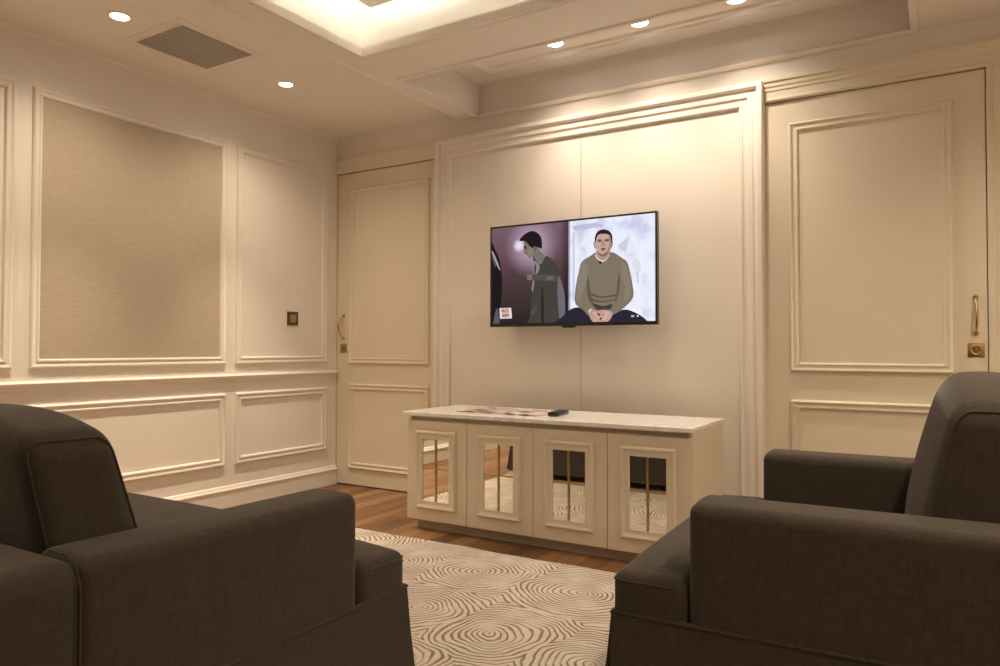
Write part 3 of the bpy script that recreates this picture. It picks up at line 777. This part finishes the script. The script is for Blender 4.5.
poly([(636.8, 315), (638.6, 314.8), (638.6, 316.8), (636.8, 317)], (196, 196, 206), False)
tsub('screen', pic, None, tv, mats=pmats)

# ------------------------------------------------------------------ sofas (local frame: front is +y, arm front at y = 0)
def seat_furniture(name, loc, rz, W, ncush, label, cat):
    root = empty(name, loc, rz); tag(root, label, cat)
    fab = MAT['fabric']
    hw = W/2; TA = .145
    yf, yb = .166, -.83       # seat front, back of frame
    zs = .345
    # carcass
    bm = bmesh.new(); box(bm, -hw+.03, hw-.03, yb+.03, yf-.03, .06, zs+.01, .01)
    link('base', bm, fab, root, True)
    # feet
    for sx in (-1, 1):
        for y in (yf-.09, yb+.09):
            bm = bmesh.new(); lathe(bm, [(.018, 0), (.022, .01), (.026, .06)], (sx*(hw-.09), y, .0125 if y > 0 or True else 0), 14, 'z', True, True)
            link('leg', bm, MAT['darkwood'], root, True)
    # skirt: four panels that flare a little, closed behind by an inner pleat at each corner
    bm = bmesh.new()
    zt, zh = zs, .055
    def panel(p, q, nrm):
        p, q = Vector(p), Vector(q); nseg = 28; L = (q-p).length
        loops = []
        for k in range(nseg+1):
            t = k/nseg; c = p.lerp(q, t)
            edge = 1-min(1, min(t, 1-t)*L/.10)
            col = []
            for z, fl in ((zt+.005, .0008), (zt-.004, .0015), (.25, .004), (.15, .012), (zh, .024)):
                wv = .004*math.sin(t*L*17+1)*(zt-z)/.29
                col.append(c+Vector(nrm)*(fl+wv+edge*edge*.020*(zt-z)/.29)+Vector((0, 0, z)))
            inn = [v-Vector(nrm)*.006 for v in col[::-1]]
            loops.append(col+inn)
        loft(bm, loops, True, True, True)
    panel((-hw, yf, 0), (hw, yf, 0), (0, 1, 0)); panel((hw, yf, 0), (hw, yb, 0), (1, 0, 0)); panel((-hw, yb, 0), (-hw, yf, 0), (-1, 0, 0)); panel((hw, yb, 0), (-hw, yb, 0), (0, -1, 0))
    for sx in (-1, 1):
        for (y, sy) in ((yf, 1), (yb, -1)):
            c = Vector((sx*(hw-.004), y-sy*.004, 0))
            a = Vector((sx*(hw-.06), y-sy*.001, 0)); b2 = Vector((sx*(hw-.001), y-sy*.06, 0))
            loft(bm, [[v+Vector((sx*f*.5, sy*f*.5, z)) for v in (a, c, b2)] for z, f in ((zt, 0), (.2, .006), (zh, .012))], False)
    link('skirt', bm, fab, root, True)
    # welt along the skirt seam
    bm = bmesh.new(); e = .0015
    tube(bm, [(-hw-e, yf+e, zs), (0, yf+e, zs), (hw+e, yf+e, zs), (hw+e, 0, zs), (hw+e, yb-e, zs), (-hw-e, yb-e, zs), (-hw-e, 0, zs)], .0030, 6, closed=True)
    link('welt', bm, fab, root, True)
    # arms
    for sx in (-1, 1):
        x0, x1 = (hw-TA, hw) if sx > 0 else (-hw, -hw+TA)
        def crown(p, x0=x0, x1=x1):
            if p.z > .52: p.z += .006*(1-((p.x-(x0+x1)/2)/(TA/2))**2)
            return p
        bm = softbox(bmesh.new(), x0, x1, -.613, 0, zs-.030, .594, .024, (5, 10, 6), crown)
        arm = link('arm', bm, fab, root, True)
    # back frame
    bm = softbox(bmesh.new(), -hw, hw, yb, -.600, zs-.040, .600, .040, (14, 4, 6))
    link('back_frame', bm, fab, root, True)
    for sx in (-1, 1):
        bm = bmesh.new()
        x1 = sx*(hw+.0008)
        tube(bm, [(x1, -.613, zs+.02), (x1, -.613, .45), (x1, -.613, .555), (sx*(hw-.012), -.613, .588), (sx*(hw-.035), -.613, .6005), (sx*(hw-.09), -.613, .6015)], .0022, 6)
        link('seam', bm, fab, root, True)
    # T shaped seat cushion
    iw = hw-TA
    bm = bmesh.new()
    def cr(p):
        t = max(0, 1-(p.x/(hw))**4)
        if p.z > .40: p.z += (.026 if ncush == 1 else .050)*t*min(1, max(0, (yf+.01-p.y)/.13))**.7
        return p
    softbox(bm, -hw, hw, .003, yf+.001, zs-.030, .432, .026, (16, 4, 3), cr)
    softbox(bm, -iw+.002, iw-.002, -.61, .06, zs+.003, (.434 if ncush == 1 else .442), .02, (16, 10, 3), cr)
    sc = link('seat_cushion', bm, fab, root, True)
    bm = bmesh.new(); r = .012
    pt = [(-hw, .02, .424), (-hw, yf-.02, .424), (-hw+.012, yf-.004, .425), (-hw+.03, yf+.003, .426)]
    tube(bm, [(-hw+.001, .03, .416), (-hw+.001, yf-.02, .416), (-hw+.012, yf-.002, .416), (-hw+.03, yf+.0005, .416), (0, yf+.001, .416), (hw-.03, yf+.0005, .416), (hw-.012, yf-.002, .416), (hw-.001, yf-.02, .416), (hw-.001, .03, .416)], .0022, 6)
    link('piping', bm, fab, sc, True)
    # back cushions
    cw = 2*iw/ncush
    for k in range(ncush):
        xm = -iw+cw*(k+.5)
        zb, zt2 = .447, (.805 if ncush == 1 else .77)
        y0, y1 = -.560, (-.395 if ncush == 1 else -.375)
        def lean(p, xm=xm):
            u = (p.x-xm)/(cw/2); u = max(-1, min(1, u)); v = (p.z-zb)/(zt2-zb); v = max(0, min(1, v)); w_ = (p.y-y0)/(y1-y0)
            puff = (1-abs(u)**2.6)
            q = p.copy()
            q.z += (.062 if ncush == 1 else .040)*puff*max(0, (v-.5)/.5)**1.3*(1-.15*abs(2*w_-1)**2)
            q.y += .034*puff*(.35+.65*math.sin(math.pi*v))*max(0, w_-.3)/.7
            q.y -= (.20 if ncush == 1 else .27)*(p.z-zb)
            # thinner towards the top
            q.y += (.5-w_)*.03*v
            return q
        bm = softbox(bmesh.new(), xm-cw/2+.002, xm+cw/2-.002, y0, y1, zb, zt2, .040, (12, 6, 12), lean)
        bc = link('back_cushion', bm, fab, root, True)
        for sx in (-1, 1):
            bm = bmesh.new()
            rr = .040
            X = xm+sx*(cw/2-.002-.0105); e_ = .0105
            ring = [(y1-e_, zb+(zt2-zb)*t) for t in (.06, .3, .5, .7)]
            for a in range(0, 91, 15):
                ring.append((y1-rr+(rr-e_)*math.cos(math.radians(a)), zt2-rr+(rr-e_)*math.sin(math.radians(a))))
            for a in range(90, 181, 15):
                ring.append((y0+rr+(rr-e_)*math.cos(math.radians(a)), zt2-rr+(rr-e_)*math.sin(math.radians(a))))
            ring += [(y0+e_, zb+(zt2-zb)*t) for t in (.7, .5, .3, .06)]
            tube(bm, [lean(Vector((X, y, z))) for y, z in ring], .0024, 6)
            link('piping', bm, fab, bc, True)
    return root

W1 = 1.52
seat_furniture('sofa', (2.414-W1/2, -2.412, 0), 0, W1, 2, 'dark brown fabric sofa at the left, facing the television', 'sofa')
W2 = .99
seat_furniture('armchair', (3.054, -2.140+W2/2, 0), math.pi/2+.028, W2, 1, 'dark brown fabric armchair at the right, in front of the wider door', 'armchair')

# ------------------------------------------------------------------ world and view
wd = bpy.data.worlds.new('world'); S.world = wd; wd.use_nodes = True
wd.node_tree.nodes['Background'].inputs[0].default_value = (1, .8, .6, 1); wd.node_tree.nodes['Background'].inputs[1].default_value = 0.0
S.view_settings.view_transform = 'Standard'; S.view_settings.look = 'None'; S.view_settings.gamma = 1; S.view_settings.exposure = 0.45
S.view_settings.use_curve_mapping = False
